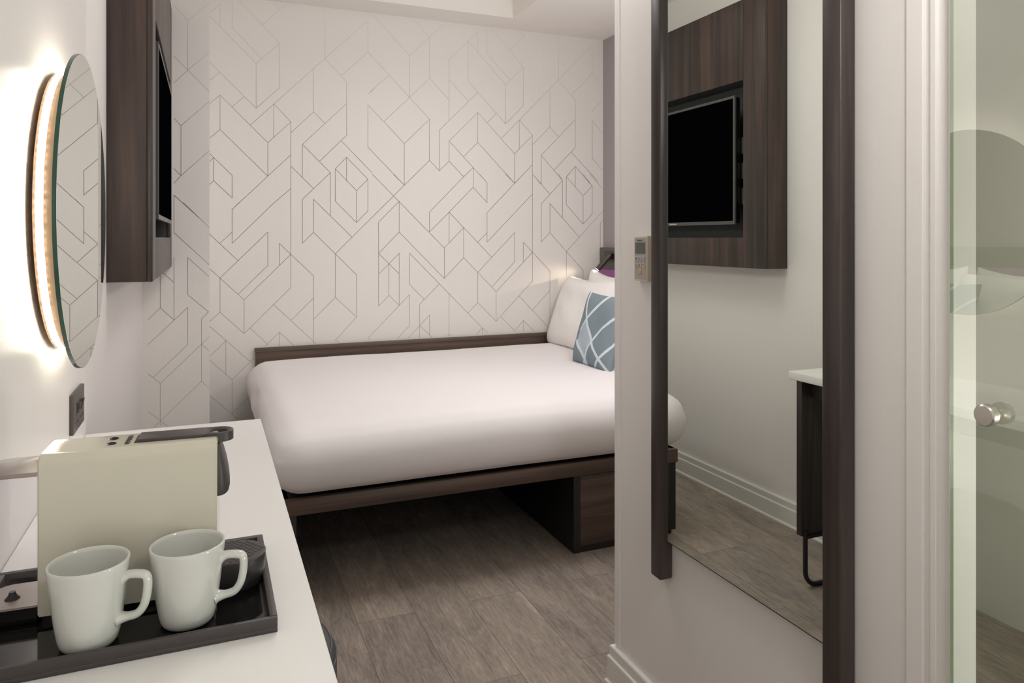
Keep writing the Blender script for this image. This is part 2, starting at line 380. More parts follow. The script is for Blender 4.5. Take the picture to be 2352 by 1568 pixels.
def lines_on_wall(bm, data, yw, w, mat, xmin=-9, xmax=9):
    # thin printed lines just proud of a wall facing the camera side (-Y)
    for i in range(0, len(data), 4):
        x0, z0, x1, z1 = [v / 1000.0 for v in data[i:i + 4]]
        a = Vector((x0, 0, z0)); b = Vector((x1, 0, z1)); d = b - a
        if d.length < 0.004: continue
        d.normalize(); n = Vector((-d.z, 0, d.x)) * (w / 2)
        a = a - d * w * 0.4; b = b + d * w * 0.4
        q = [a - n, b - n, b + n, a + n]
        vs = [bm.verts.new((min(max(p.x, xmin), xmax), yw - 0.0004 - 0.0000007 * (i % 97), p.z)) for p in q]
        f = bm.faces.new(vs); f.material_index = mat
        f.normal_update()
        if f.normal.y > 0: f.normal_flip()
WP_BACK = [9,2407,240,2179,240,2179,240,1938,240,1938,9,2166,240,2179,360,2298,360,2298,360,2057,360,2057,240,1938,360,2298,153,2509,120,2504,120,2359,120,2359,267,2209,60,2359,60,2475,60,2475,9,2423,271,2390,398,2520,360,2482,331,2515,60,2116,9,2068,180,1997,120,1938,60,1996,9,1946,60,1996,60,1814,60,1814,9,1765,60,1996,300,1757,60,1814,300,1576,300,1757,300,1576,300,1757,420,1876,420,1876,420,1457,331,1968,420,1876,331,1968,331,1786,211,1846,602,2240,602,2240,842,2478,842,2478,842,2299,842,2299,693,2152,842,2299,929,2214,602,2240,602,2519,602,2240,721,2119,721,2119,721,1818,721,1998,481,1756,721,1818,574,1668,541,2177,541,1939,541,1939,420,1817,541,1939,602,1879,481,1756,632,1606,481,1756,481,1576,632,1367,632,1606,632,1606,481,1454,481,1454,481,1420,420,1634,541,1515,693,1786,864,1615,659,1629,721,1696,721,1696,721,1563,721,1696,842,1576,659,1629,777,1509,777,1509,842,1576,777,1509,777,1448,842,1576,842,1450,659,1629,659,1447,300,1576,420,1696,300,1576,120,1393,420,1512,331,1431,9,1685,120,1574,120,1574,120,1454,120,1454,29,1543,29,1543,29,1664,29,1664,9,1643,29,1543,9,1522,842,1999,842,1758,842,1999,857,1984,842,1758,857,1743,842,2060,877,2092,8,1263,148,1122,120,1273,60,1214,120,1213,120,1393,120,1393,157,1432,120,1213,331,1431,60,1030,300,1274,300,1274,300,1093,300,1093,150,942,8,1082,180,911,8,802,60,850,60,850,60,1030,60,850,180,731,180,731,180,911,180,911,420,1153,180,731,420,971,420,971,420,1471,360,1092,360,1212,360,1212,541,1032,541,1032,541,661,331,880,554,656,541,910,420,791,210,759,300,666,286,657,360,730,360,730,360,655,360,730,434,654,541,1455,541,1273,541,1273,481,1213,481,1213,481,1454,632,1476,632,1367,541,1455,752,1246,541,1273,777,1034,777,1034,777,794,777,794,659,669,659,1153,854,1348,659,1153,659,910,659,910,541,792,659,910,777,794,659,1476,659,1447,659,1447,777,1329,777,1329,777,1479,842,1480,842,1397,842,1397,777,1329,854,684,842,674,842,674,858,659,659,669,677,660,10,778,210,580,10,619,89,698,89,698,89,519,10,600,120,489,120,489,230,598,120,489,120,310,120,310,211,398,10,416,150,275,868,2517,1084,2302,1084,2302,1084,2059,1084,2059,854,2287,1084,2302,1308,2523,1112,2514,1204,2423,1204,2423,1204,2181,1204,2181,1084,2059,1084,2059,933,1909,963,2179,854,2073,1204,2181,1325,2061,1084,2059,1204,1940,1204,1940,1053,1789,1053,1789,1053,1548,1053,1548,857,1743,1204,1940,1204,1698,857,1984,1053,1789,1053,1548,1204,1698,1204,1698,1265,1639,1265,1639,1265,1880,1265,1880,1506,2121,1265,1639,1325,1698,1325,1698,1416,1609,1325,1698,1325,1818,1325,1818,1506,1999,1506,1999,1506,1819,1506,1819,1416,1730,1325,1818,1476,1666,1476,1666,1566,1578,1476,1666,1476,1596,1506,1999,1747,1761,1747,1761,1747,1579,1506,1819,1747,1579,1747,1761,1868,1881,1779,1971,1868,1881,1868,1881,1868,1608,1779,1971,1779,1791,1779,1971,1658,1850,1625,2001,1566,1942,1868,1699,1747,1579,1325,1942,1325,2302,1325,2302,1445,2423,1445,2423,1506,2484,1506,2484,1506,2365,1445,2423,1445,2182,1445,2423,1687,2183,1687,2183,1687,1942,1687,1942,1445,2182,1687,2183,1806,2302,1806,2302,1806,2061,1806,2061,1687,1942,1566,2516,1566,2360,1566,2360,1715,2214,1593,2519,1806,2302,1719,2400,1823,2503,1806,2490,1779,2519,1325,2182,1445,2063,1779,1971,2048,2242,2048,2242,2290,2483,2290,2483,2290,2301,2290,2301,2140,2152,2048,2520,2048,2242,2048,2242,2168,2122,2168,2122,2168,1820,2290,2301,2371,2223,1868,1822,1988,1940,1988,1940,1988,2181,1988,1940,2048,1882,2168,1999,1928,1759,1928,1581,1928,1759,1928,1759,2077,1607,2168,1820,2019,1671,2140,1788,2334,1607,1868,1639,1928,1581,2104,1630,2168,1699,2168,1699,2168,1595,2168,1699,2272,1594,2371,2143,2290,2060,2371,1920,2290,1999,2290,1999,2290,1758,2290,1758,2371,1678,1476,1666,1405,1598,867,1605,1295,1183,993,1487,854,1348,993,1487,1053,1548,1053,1548,1120,1614,1053,1611,1053,1548,989,1609,1053,1548,1023,1454,903,1333,1023,1454,1023,1276,1023,1276,1295,1002,1295,1002,1295,1183,1295,1183,1416,1304,903,1333,903,852,903,852,963,912,963,912,1023,852,1023,1276,903,1154,1204,1277,1325,1395,1325,1395,1476,1547,1416,1609,1204,1394,1204,1394,1204,1277,1416,1609,1432,1624,1325,1395,1325,1216,1325,1395,1595,1126,1416,1304,1416,1124,1416,1124,1295,1002,1416,1124,1506,1034,1506,1034,1625,914,1476,1626,1476,1547,1476,1547,1566,1457,1566,1457,1566,1578,1566,1578,1517,1627,1416,1609,1400,1623,903,1154,1023,1034,903,1034,1023,1154,1023,1154,1023,852,963,1094,963,912,1084,1153,1084,972,1084,972,1172,882,1084,1153,1265,971,1265,971,1535,698,1535,698,1574,662,854,684,1023,852,1023,852,1084,912,1084,912,1084,732,1084,732,1012,660,1265,971,1144,854,1144,854,1144,659,1074,658,1204,790,1204,790,1204,671,1144,731,1218,659,1325,911,1325,671,1325,671,1315,660,1325,671,1336,661,1495,661,1535,698,1535,698,1535,661,1506,1034,1747,1275,1747,1275,1747,1095,1747,1095,1596,943,1506,1034,1506,852,1506,852,1445,793,1506,852,1625,734,1625,734,1625,914,1625,914,1868,1153,1625,734,1868,974,1868,974,1868,1639,1506,1216,1566,1274,1806,1637,1566,1396,1566,1396,1566,1217,1566,1217,1868,1516,1687,1633,1747,1579,1747,1579,1747,1635,1806,1095,1806,1215,1806,1215,1988,1035,1988,1035,1988,706,1779,882,1978,680,1988,912,1868,794,1656,761,1747,669,1747,669,1806,731,1806,731,1806,664,1806,731,1878,661,1868,1639,1988,1518,1928,1641,1928,1581,1928,1456,2077,1607,2077,1607,2077,1368,2048,1645,2077,1607,1928,1456,1928,1216,1928,1216,1988,1276,1988,1276,1988,1458,1988,1458,2198,1246,1988,1276,2104,1156,2104,1156,2224,1034,2224,1034,2224,945,2104,1156,2370,1418,2104,1156,2104,1004,2104,1630,2104,1453,2104,1453,2224,1330,2224,1330,2224,1512,2224,1512,2104,1630,2104,1630,2122,1647,2224,1512,2290,1578,2290,1578,2290,1397,2290,1397,2224,1330,2168,1649,2168,1567,2224,1651,2290,1578,2275,1652,2370,1558,2370,1356,2350,1338,2350,1338,2350,1183,1988,793,1997,800]
WP_COLUMN = [-145,2325,-86,2259,-86,2259,8,2351,-86,2259,-86,2027,-145,2089,-86,2027,-86,2027,8,1933,-145,1962,-86,2027,-86,2027,8,2119,-145,1799,-115,1765,-115,1765,8,1887,-115,1765,-115,1532,-145,1565,-115,1532,-145,1495,-115,1532,-115,1532,8,1653,-145,1441,-145,1441,-145,1441,-37,1336,-145,1441,-145,1392,-145,1409,-145,1267,-105,1407,7,1292,-145,1267,-145,1267,-145,1267,7,1116,-145,1150,-145,1150,-145,1150,-145,861,-190,1080,-145,1035,-202,1071,-202,919,-202,919,-252,867,-202,919,-145,861,7,1059,-86,1150,-86,1150,-86,976,-86,976,4,892,-252,752,-86,917,-86,917,-86,743,-86,743,-231,600,-252,618,-202,569,-202,569,-27,741,-27,741,7,775,4,892,-27,860,-27,860,-27,566,-27,741,7,709,-202,569,-202,375,-27,566,7,533,-27,566,-202,396,-252,444,-171,369,-202,396,-229,371]
M['tankfloor'] = plain('frosted_plastic', srgb(186, 174, 166), 0.25)
M['lidm'] = M['lid']
M['hbpanel'] = plain('dark_grey_panel', srgb(92, 86, 80), 0.5)
# ------------------------------------------------------------------ room
XL = -0.278; YB = 4.15; XH = 2.37; XP = 1.05; ZC = 2.524; YE = 1.768; YR = -1.3
bm = bmesh.new(); bx(bm, XL - 0.1, XH + 0.1, YR - 0.1, YB + 0.1, -0.05, 0.0)
struct(finish('floor', bm, M['floor']))
# wall_left: plain wall plus the lining board that ends at the desk's far end
bm = bmesh.new(); bx(bm, XL - 0.1, XL, YR - 0.1, YB + 0.1, 0, 2.8); bx(bm, XL, XL + 0.005, YR, 2.035, 0.0, 2.524, 0.001, 1)
struct(finish('wall_left', bm, [M['wall'], M['lining']]))
# wall_back with its printed line pattern
bm = bmesh.new(); bx(bm, XL - 0.1, XH + 0.1, YB, YB + 0.1, 0, 2.8)
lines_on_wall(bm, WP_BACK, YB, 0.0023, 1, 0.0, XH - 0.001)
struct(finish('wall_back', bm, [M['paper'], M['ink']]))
bm = bmesh.new(); bx(bm, XL, 0.008, 3.74, YB, 0, 2.524)
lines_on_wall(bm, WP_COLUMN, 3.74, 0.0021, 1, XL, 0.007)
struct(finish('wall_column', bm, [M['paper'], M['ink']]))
bm = bmesh.new(); bx(bm, XH, XH + 0.1, YE - 0.1, YB + 0.1, 0, 2.8)
struct(finish('wall_headboard', bm, M['headwall']))
bm = bmesh.new(); bx(bm, XP + 0.1, XH, YE - 0.1, YE, 0, 2.8)
bx(bm, XP + 0.1, XH + 0.1, YR - 0.1, YR, 0, 2.8); bx(bm, XH, XH + 0.1, YR - 0.1, YE - 0.1, 0, 2.8)
struct(finish('wall_bathroom', bm, M['bathwall']))
# partition between sleeping area and bathroom, with the door opening
bm = bmesh.new()
bx(bm, XP, XP + 0.1, 0.83, YE, 0, 2.8)
bx(bm, XP, XP + 0.1, YR, -0.12, 0, 2.8)
bx(bm, XP, XP + 0.1, -0.12, 0.83, 2.2, 2.8)
struct(finish('wall_partition', bm, M['wall']))
bm = bmesh.new(); bx(bm, XL - 0.1, -0.1, YR - 0.1, YR, 0, 2.8); bx(bm, 0.94, XP + 0.1, YR - 0.1, YR, 0, 2.8); bx(bm, -0.1, 0.94, YR - 0.1, YR, 2.2, 2.8)  # unseen wall; its opening is added to let the rear fill in
struct(finish('wall_rear', bm, M['wall']))
# corner bead at the far end of the partition
bm = bmesh.new(); bx(bm, XP - 0.0022, XP + 0.02, 1.744, YE + 0.0022, 0.11, 2.52, 0.0008)
struct(finish('trim_1', bm, M['wall']))
# stepped door lining beside the glass
bm = bmesh.new()
bx(bm, XP - 0.004, XP + 0.055, 0.848 - 0.03, 0.848, 0, 2.52, 0.001)
bx(bm, XP + 0.004, XP + 0.055, 0.806, 0.83, 0, 2.5)
bx(bm, XP - 0.003, XP + 0.055, 0.796, 0.806, 0, 2.5, 0.001)
bx(bm, XP + 0.003, XP + 0.055, 0.772, 0.796, 0, 2.5)
struct(finish('trim_2', bm, M['wall']))
# ceiling with the recessed tray
RX0, RX1, RY0, RY1, RH = 0.25, 1.645, 1.95, 3.93, 0.16
bm = bmesh.new()
for a in ((XL - .1, RX0, YR - .1, YB + .1), (RX1, XH + .1, YR - .1, YB + .1), (RX0, RX1, YR - .1, RY0), (RX0, RX1, RY1, YB + .1)):
    bx(bm, a[0], a[1], a[2], a[3], ZC, ZC + 0.3)
bx(bm, RX0 - 0.05, RX1 + 0.05, RY0 - 0.05, RY1 + 0.05, ZC + RH, ZC + RH + 0.1)
struct(finish('ceiling', bm, M['ceil']))

def skirting(name, prof, axis, a, b):
    bm = bmesh.new(); extrude_profile(bm, prof, axis, a, b)
    return struct(finish(name, bm, M['skirt']))
def prof(sign, base):   # sign: direction into the room
    P = [(0, 0), (0.024, 0), (0.023, 0.006), (0.019, 0.009), (0.018, 0.012), (0.018, 0.072), (0.0165, 0.075), (0.0125, 0.0765), (0.0125, 0.101), (0.011, 0.104), (0, 0.104)]
    return [(base + sign * p[0], p[1]) for p in P]
skirting('baseboard_left', prof(1, XL + 0.0), 'Y', 2.05, 3.74)
_p = [(0, 0), (0.024, 0), (0.023, 0.006), (0.019, 0.009), (0.018, 0.012), (0.018, 0.072), (0.0165, 0.075), (0.0125, 0.0765), (0.0125, 0.101), (0.011, 0.104), (0, 0.104)]
bm = bmesh.new()
loft(bm, [[(XP - a, 0.85, z) for a, z in _p], [(XP - a, YE + a, z) for a, z in _p], [(2.3, YE + a, z) for a, z in _p]])
bmesh.ops.recalc_face_normals(bm, faces=bm.faces)
struct(finish('baseboard_partition', bm, M['skirt']))
skirting('baseboard_column', prof(-1, 3.74), 'X', XL, 0.008)
skirting('baseboard_back', prof(-1, YB), 'X', 0.008, 0.2)

# glass bathroom door (structure), with its knob as a part
bm = bmesh.new(); bx(bm, XP - 0.009, XP - 0.001, -0.1, 0.768, 0.012, 2.15, 0.0)
door = struct(finish('door_1', bm, M['glass']))
bm = bmesh.new(); bx(bm, XP - 0.0095, XP - 0.0005, 0.7682, 0.7692, 0.012, 2.15)
finish('glass_edge', bm, M['glassrim'], door)
bm = bmesh.new()
R = [(0.0, 0.0), (0.0135, 0.0), (0.0155, 0.002), (0.0157, 0.006), (0.0157, 0.012), (0.012, 0.014), (0.009, 0.016), (0.009, 0.023)]
rings = [[(XP - 0.033 + z, 0.7 + r * math.cos(2 * PI * k / 40), EYE - 0.252 + r * math.sin(2 * PI * k / 40)) for k in range(40)] for r, z in R[1:]]
loft(bm, rings, True, True, True); bmesh.ops.recalc_face_normals(bm, faces=bm.faces)
finish('door_knob', bm, M['chrome'], door, True, 0.6)

# ------------------------------------------------------------------ two posts and long mirror on the partition
def post(y0, y1, zb, label):
    o = box('wooden_post', XP - 0.037, XP - 0.0, y0, y1, zb, 2.5, M['wenge'], None, 0.005, 3)
    return tag(o, label, 'post', 'posts beside the long mirror')
post(1.497, 1.539, 0.408, 'dark stained square post at the bedroom side of the long mirror')
post(0.950, 0.993, 0.408, 'dark stained square post at the glass door side of the long mirror')
mt = thing('wall_mirror', 'tall frameless mirror between two dark posts on the partition wall', 'mirror', (1.028, 1.503, 0), 0.0)
bm = bmesh.new(); bx(bm, -0.0015, 0.003, -0.507, 0.0, 0.506, 2.46); finish('glass_edge', bm, M['glassedge'], mt)
bm = bmesh.new(); bx(bm, -0.0022, -0.0016, -0.5045, -0.0025, 0.5088, 2.4575); finish('mirror_face', bm, M['mirror'], mt)
bm = bmesh.new(); bx(bm, 0.0031, 0.018, -0.49, -0.02, 0.54, 2.42); finish('backing_board', bm, M['blackwood'], mt)
mt.rotation_euler = (0, 0, MIRROR_ROT)

# ------------------------------------------------------------------ thermostat
th = thing('thermostat', 'cream wall thermostat with grey keypad and small screen beside the dark post', 'thermostat', (XP, 1.614, EYE - 0.052))
bm = bmesh.new(); bx(bm, -0.017, 0, -0.031, 0.031, -0.0585, 0.0585, 0.002); finish('case', bm, M['thermo'], th, True, 0.6)
bm = bmesh.new(); bx(bm, -0.0178, -0.0165, -0.0265, 0.0285, -0.054, 0.054, 0.0006); finish('face_plate', bm, M['thermoface'], th)
bm = bmesh.new(); bx(bm, -0.0184, -0.0175, -0.0225, 0.0235, 0.012, 0.041); finish('display', bm, M['lcd'], th)
TM = lambda y, z: basis((0, -1, 0), (0, 0, 1), (-0.0205, y, z))
for r in range(2):
    for c in range(3):
        y = 0.0165 - c * 0.016; z = -0.0005 - 0.0165 * r
        bm = bmesh.new(); bx(bm, -0.0198, -0.0176, y - 0.0055, y + 0.0055, z - 0.0055, z + 0.0055, 0.0008); k = finish('button', bm, M['key'], th)
        g = [['M', 'O', '\u25b2'], ['C', 'O', '\u25bc']][r][c]
        if c == 2:
            bm = bmesh.new(); s = 1 if r == 0 else -1
            vs = [bm.verts.new((-0.0201, y + a, z + b * s)) for a, b in ((-0.0024, -0.0028), (0.0024, -0.0028), (0, 0.003))]
            f = bm.faces.new(vs); f.normal_update()
            if f.normal.x > 0: f.normal_flip()
            finish('arrow_mark', bm, M['darktext'], k)
        else:
            bm = bmesh.new(); bx(bm, -0.0201, -0.0197, y - 0.002, y + 0.002, z - 0.003, z + 0.003); 
            if r + c != 0: bx(bm, -0.0203, -0.0200, y - 0.001, y + 0.001, z - 0.002, z + 0.002, 0, 1)
            finish('printed_mark', bm, [M['darktext'], M['key']], k)
bm = bmesh.new(); bx(bm, -0.0198, -0.0176, -0.005, 0.006, -0.0400, -0.0285, 0.0008); k = finish('power_button', bm, M['keyo'], th); k['label'] = 'orange power button'
text_mesh('lettering', 'Panasonic', 0.0062, M['darktext'], th, TM(0.0, 0.0468).copy(), bold=True)

# ------------------------------------------------------------------ round illuminated mirror on wall_left
YM, ZM, RM = 1.662, EYE + 0.052, 0.3052
rm = thing('round_mirror', 'round frameless backlit mirror glowing on the wall above the desk', 'mirror', (XL, YM, ZM))
def disc_x(bm, x0, x1, r, seg=128, mat=0, r0=None, cap=True):
    rings = [[(x, rr * math.cos(2 * PI * k / seg), rr * math.sin(2 * PI * k / seg)) for k in range(seg)] for x, rr in ((x0, r), (x1, r))]
    loft(bm, rings, True, cap, cap, mat); bmesh.ops.recalc_face_normals(bm, faces=bm.faces)
XM = -0.2237 - XL
bm = bmesh.new(); disc_x(bm, XM - 0.006, XM, RM); finish('glass_edge', bm, M['glassedge'], rm)
bm = bmesh.new(); disc_x(bm, XM + 0.0002, XM + 0.0007, RM - 0.0008); finish('mirror_face', bm, M['mirror'], rm)
bm = bmesh.new(); disc_x(bm, 0.0142, XM - 0.006, 0.2650); finish('light_ring', bm, M['ringbase'], rm)
bm = bmesh.new(); disc_x(bm, 0.005, 0.0142, 0.21); finish('wall_mount', bm, M['ringbase'], rm)
bm = bmesh.new(); disc_x(bm, 0.0182, 0.0298, 0.2656, cap=False); finish('tape', bm, M['strip'], rm)
bm = bmesh.new()
NL = 104
for k in range(NL):
    a = 2 * PI * (k + 0.5) / NL; r = 0.2662; h = 0.0050; w = 0.0036
    if True:
        a += ((1 - k % 3)) * 0.004; ca, sa = math.cos(a), math.sin(a); xc = 0.0240
        vs = [bm.verts.new((xc + dx, r * ca - dt * sa, r * sa + dt * ca)) for dx, dt in ((-h, -w), (h, -w), (h, w), (-h, w))]
        f = bm.faces.new(vs); f.normal_update()
        if f.normal.dot(Vector((0, ca, sa))) < 0: f.normal_flip()
o = finish('led_strip', bm, M['led'], rm)

# ------------------------------------------------------------------ wall socket
so = thing('double_socket', 'dark metal double wall socket with two rocker switches above the desk', 'socket', (XL + 0.004, 1.60, EYE - 0.405))
# placed from the visible plate: far edge y=1.80, near edge y=1.655
so.location = (XL + 0.005, SY0, EYE + SZ0)
W2, H2, D2 = SW / 2, SH / 2, 0.008
bm = bmesh.new(); bx(bm, 0, D2, -W2, W2, -H2, H2, 0.0012); finish('face_plate', bm, M['plate'], so, True, 0.5)
for s in (-1, 1):
    bm = bmesh.new(); 
    y = s * 0.022 
    z0 = H2 - 0.036
    vs = [(D2 - 0.001, z0 - 0.011), (D2 + 0.0025, z0 - 0.011), (D2 + 0.0075, z0 + 0.011), (D2 - 0.001, z0 + 0.011)]
    loft(bm, [[(p[0], y - 0.006, p[1]) for p in vs], [(p[0], y + 0.006, p[1]) for p in vs]]); bmesh.ops.recalc_face_normals(bm, faces=bm.faces)
    finish('rocker_switch', bm, M['blackplastic'], so)
    for (dy, dz, w, h) in ((0, 0.0, 0.0022, 0.0045), (-0.011, -0.018, 0.0035, 0.002), (0.011, -0.018, 0.0035, 0.002)):
        bm = bmesh.new(); yy = s * W2 * 0.48 + dy; zz = -0.004 + dz
        bx(bm, D2 - 0.0005, D2 + 0.0003, yy - w, yy + w, zz - h, zz + h); finish('pin_hole', bm, M['black'], so)

# ------------------------------------------------------------------ television cabinet
tv = thing('television_cabinet', 'dark walnut wall cabinet framing the recessed television', 'cabinet', (0, 0, 0))
CX0, CX1, CY0, CY1, CZ0, CZ1 = XL, -0.154, 2.465, 3.735, 1.108, 2.305
TY0, TY1, TZ0, TZ1 = 2.602, 3.61, 1.243, 1.945
def fbox(name, a, mat, bev=0.0015, parent=tv):
    return box(name, *a, mat, parent, bev)
fbox('side_panel', (CX0, CX1 - 0.016, CY0, CY0 + 0.018, CZ0 + 0.0, CZ1), M['walnut'])
fbox('side_panel', (CX0, CX1 - 0.016, CY1 - 0.018, CY1, CZ0, CZ1), M['walnut'])
fbox('bottom_panel', (CX0, CX1 - 0.016, CY0 + 0.018, CY1 - 0.018, CZ0 + 0.001, CZ0 + 0.018), M['walnut'])
fbox('top_panel', (CX0, CX1 - 0.016, CY0 + 0.018, CY1 - 0.018, CZ1 - 0.018, CZ1), M['walnut'])
fbox('front_stile', (CX1 - 0.0155, CX1, CY0, TY0, CZ0, CZ1), M['walnut_f'], 0.002)
fbox('front_stile', (CX1 - 0.0155, CX1, TY1, CY1, CZ0, CZ1), M['walnut_f'], 0.002)
fbox('front_panel', (CX1 - 0.0155, CX1, TY0 + 0.001, TY1 - 0.001, TZ1, CZ1), M['walnut_f'])
fbox('front_rail', (CX1 - 0.0155, CX1, TY0 + 0.001, TY1 - 0.001, CZ0, TZ0), M['walnut_f'])
bm = bmesh.new()
bx(bm, CX0 + 0.01, CX0 + 0.02, TY0 - 0.03, TY1 + 0.03, TZ0 - 0.04, TZ1 + 0.03)
bx(bm, CX0 + 0.02, CX1 - 0.016, TY0 - 0.012, TY0 - 0.002, TZ0, TZ1)
bx(bm, CX0 + 0.02, CX1 - 0.016, TY1 + 0.002, TY1 + 0.012, TZ0, TZ1)
bx(bm, CX0 + 0.02, CX1 - 0.016, TY0, TY1, TZ1 + 0.001, TZ1 + 0.01)
bx(bm, CX0 + 0.02, CX1 - 0.016, TY0, TY1, TZ0 - 0.01, TZ0 - 0.001)
finish('niche_lining', bm, M['recess'], tv)
t = thing('television', 'flat black television with thin grey bezel inside the walnut cabinet niche', 'television', (0, 0, 0))
VY0, VY1, VZ0, VZ1, VX = TY0 + 0.050, TY1 - 0.02, 1.303, 1.885, -0.150
bm = bmesh.new(); bx(bm, VX - 0.035, VX - 0.001, VY0 + 0.005, VY1 - 0.005, VZ0 + 0.005, VZ1 - 0.005, 0.004); finish('housing', bm, M['blackgloss'], t, True, 0.6)
bm = bmesh.new()
b = 0.012
for a in ((VY0, VY1, VZ0, VZ0 + 0.016), (VY0, VY1, VZ1 - b, VZ1), (VY0, VY0 + b, VZ0 + 0.016, VZ1 - b), (VY1 - b, VY1, VZ0 + 0.016, VZ1 - b)):
    bx(bm, VX - 0.008, VX + 0.002, a[0], a[1], a[2], a[3], 0.0008)
finish('bezel', bm, M['bezel'], t)
bm = bmesh.new(); bx(bm, VX - 0.001, VX, VY0 + b, VY1 - b, VZ0 + 0.016, VZ1 - b); finish('screen', bm, M['screen'], t)
bm = bmesh.new(); ym = (VY0 + VY1) / 2; bx(bm, VX + 0.0019, VX + 0.0023, ym - 0.03, ym + 0.03, VZ0 + 0.005, VZ0 + 0.0105); finish('maker_badge', bm, M['key'], t)
for z in (1.395, 1.51, 1.625):
    bm = bmesh.new(); bx(bm, XL + 0.02, XL + 0.075, TY0 + 0.012, VY0 + 0.03, z, z + 0.075, 0.002); finish('wall_bracket', bm, M['bracket'], t)
bm = bmesh.new(); bx(bm, XL + 0.021, VX - 0.034, 3.0, 3.3, 1.4, 1.7); finish('wall_bracket', bm, M['bracket'], t)

# ------------------------------------------------------------------ desk
dk = thing('desk', 'long white topped wall desk with dark end panel along the wall', 'desk', (0, 0, 0))
DX, DZ, DY1 = 0.129, EYE - 0.475, 2.031
bm = bmesh.new()
bx(bm, XL + 0.0055, DX, -0.6, DY1, DZ - 0.028, DZ, 0.002, seg=3)
finish('desk_top', bm, M['solid'], dk, True, 0.6)
bm = bmesh.new(); bx(bm, XL + 0.02, DX - 0.018, DY1 - 0.045, DY1 - 0.02, DZ - 0.58, DZ - 0.0285, 0.001); finish('end_panel', bm, M['wenge'], dk)
bm = bmesh.new(); bx(bm, XL + 0.02, DX - 0.06, -0.6, DY1 - 0.046, DZ - 0.09, DZ - 0.0285, 0.001); finish('apron', bm, M['wenge_y'], dk)
def leg_loop(y, name='leg'):
    bm = bmesh.new()
    zt = DZ - 0.58; z1 = 0.008; r = 0.05; x0, x1 = XL + 0.06, DX - 0.035
    pts = [(x1, y, zt + 0.02), (x1, y, z1 + r)]
    for k in range(1, 7): a = k * PI / 12; pts.append((x1 - r + r * math.cos(a), y, z1 + r - r * math.sin(a)))
    pts.append((x0 + r, y, z1))
    for k in range(1, 7): a = PI / 2 + k * PI / 12; pts.append((x0 + r + r * math.cos(a), y, z1 + r - r * math.sin(a)))
    pts.append((x0, y, zt + 0.02))
    tube(bm, pts, 0.0085, 10); bmesh.ops.recalc_face_normals(bm, faces=bm.faces)
    bx(bm, x0, x1, y - 0.009, y + 0.009, zt - 0.008, zt + 0.003)
    finish(name, bm, M['steel'], dk, True, 0.6)
leg_loop(DY1 - 0.045)
# ------------------------------------------------------------------ pouf under the desk
PX, PY, PR, PH = POUF
pf = thing('pouf', 'round charcoal leather pouf with stitched rim tucked under the desk', 'pouf', (PX, PY, 0))
bm = bmesh.new()
pr = [(PR - 0.02, 0.0), (PR - 0.004, 0.006), (PR, 0.03), (PR, PH - 0.035), (PR - 0.002, PH - 0.026), (PR - 0.008, PH - 0.014), (PR - 0.02, PH - 0.004), (PR - 0.045, PH), (0.02, PH + 0.004)]
lathe(bm, pr, seg=72, cap0=True, cap1=True); bmesh.ops.recalc_face_normals(bm, faces=bm.faces)
finish('cover', bm, M['leather'], pf, True, 0.9)
for dz, rr in ((-0.027, PR + 0.0003), (-0.0105, PR - 0.0095)):
    bm = bmesh.new()
    lathe(bm, [(rr - 0.002, PH + dz - 0.0007), (rr + 0.0006, PH + dz), (rr - 0.002, PH + dz + 0.0007)], seg=72)
    finish('seam_stitching', bm, M['stitch'], pf, True)

# ------------------------------------------------------------------ serving tray
ZD = DZ
tr = thing('serving_tray', 'rectangular black tray carrying the coffee machine and mugs', 'tray', (0, 0, ZD))
tx0, tx1, ty0, ty1 = -0.262, 0.078, 0.922, 1.187
bm = bmesh.new()
L = 0.009
bx(bm, tx0, tx1, ty0, ty1, 0.0, 0.006, 0.001)
bx(bm, tx0, tx1, ty0, ty0 + 0.006, 0.0055, 0.0185, 0.001); bx(bm, tx0, tx1, ty1 - L, ty1, 0.0055, 0.0195, 0.001)
bx(bm, tx0, tx0 + L, ty0 + 0.004, ty1 - L, 0.0055, 0.0195, 0.001); bx(bm, tx1 - L, tx1, ty0 + 0.004, ty1 - L, 0.0055, 0.0195, 0.001)
finish('rim', bm, M['tray'], tr, True, 0.6)
def rrect(x0, x1, y0, y1, r, n=8):
    out = []
    for cx, cy, a0 in ((x1 - r, y1 - r, 0), (x0 + r, y1 - r, 90), (x0 + r, y0 + r, 180), (x1 - r, y0 + r, 270)):
        for k in range(n + 1):
            a = math.radians(a0 + 90 * k / n); out.append((cx + r * math.cos(a), cy + r * math.sin(a)))
    return out
bm = bmesh.new()
for (a, b_, z0, z1) in (((tx0 + .009, tx1 - .009, ty0 + .006, ty1 - .009), 0.002, 0.006, 0.0078),):
    rp = rrect(*a, b_); loft(bm, [[(p[0], p[1], z0) for p in rp], [(p[0], p[1], z1) for p in rp]])
finish('border', bm, M['tray'], tr)
bm = bmesh.new(); rp = rrect(tx0 + .014, tx1 - .014, ty0 + .014, ty1 - .014, 0.02); loft(bm, [[(p[0], p[1], 0.0079) for p in rp], [(p[0], p[1], 0.0082) for p in rp]])
finish('gloss_inlay', bm, M['traygloss'], tr)

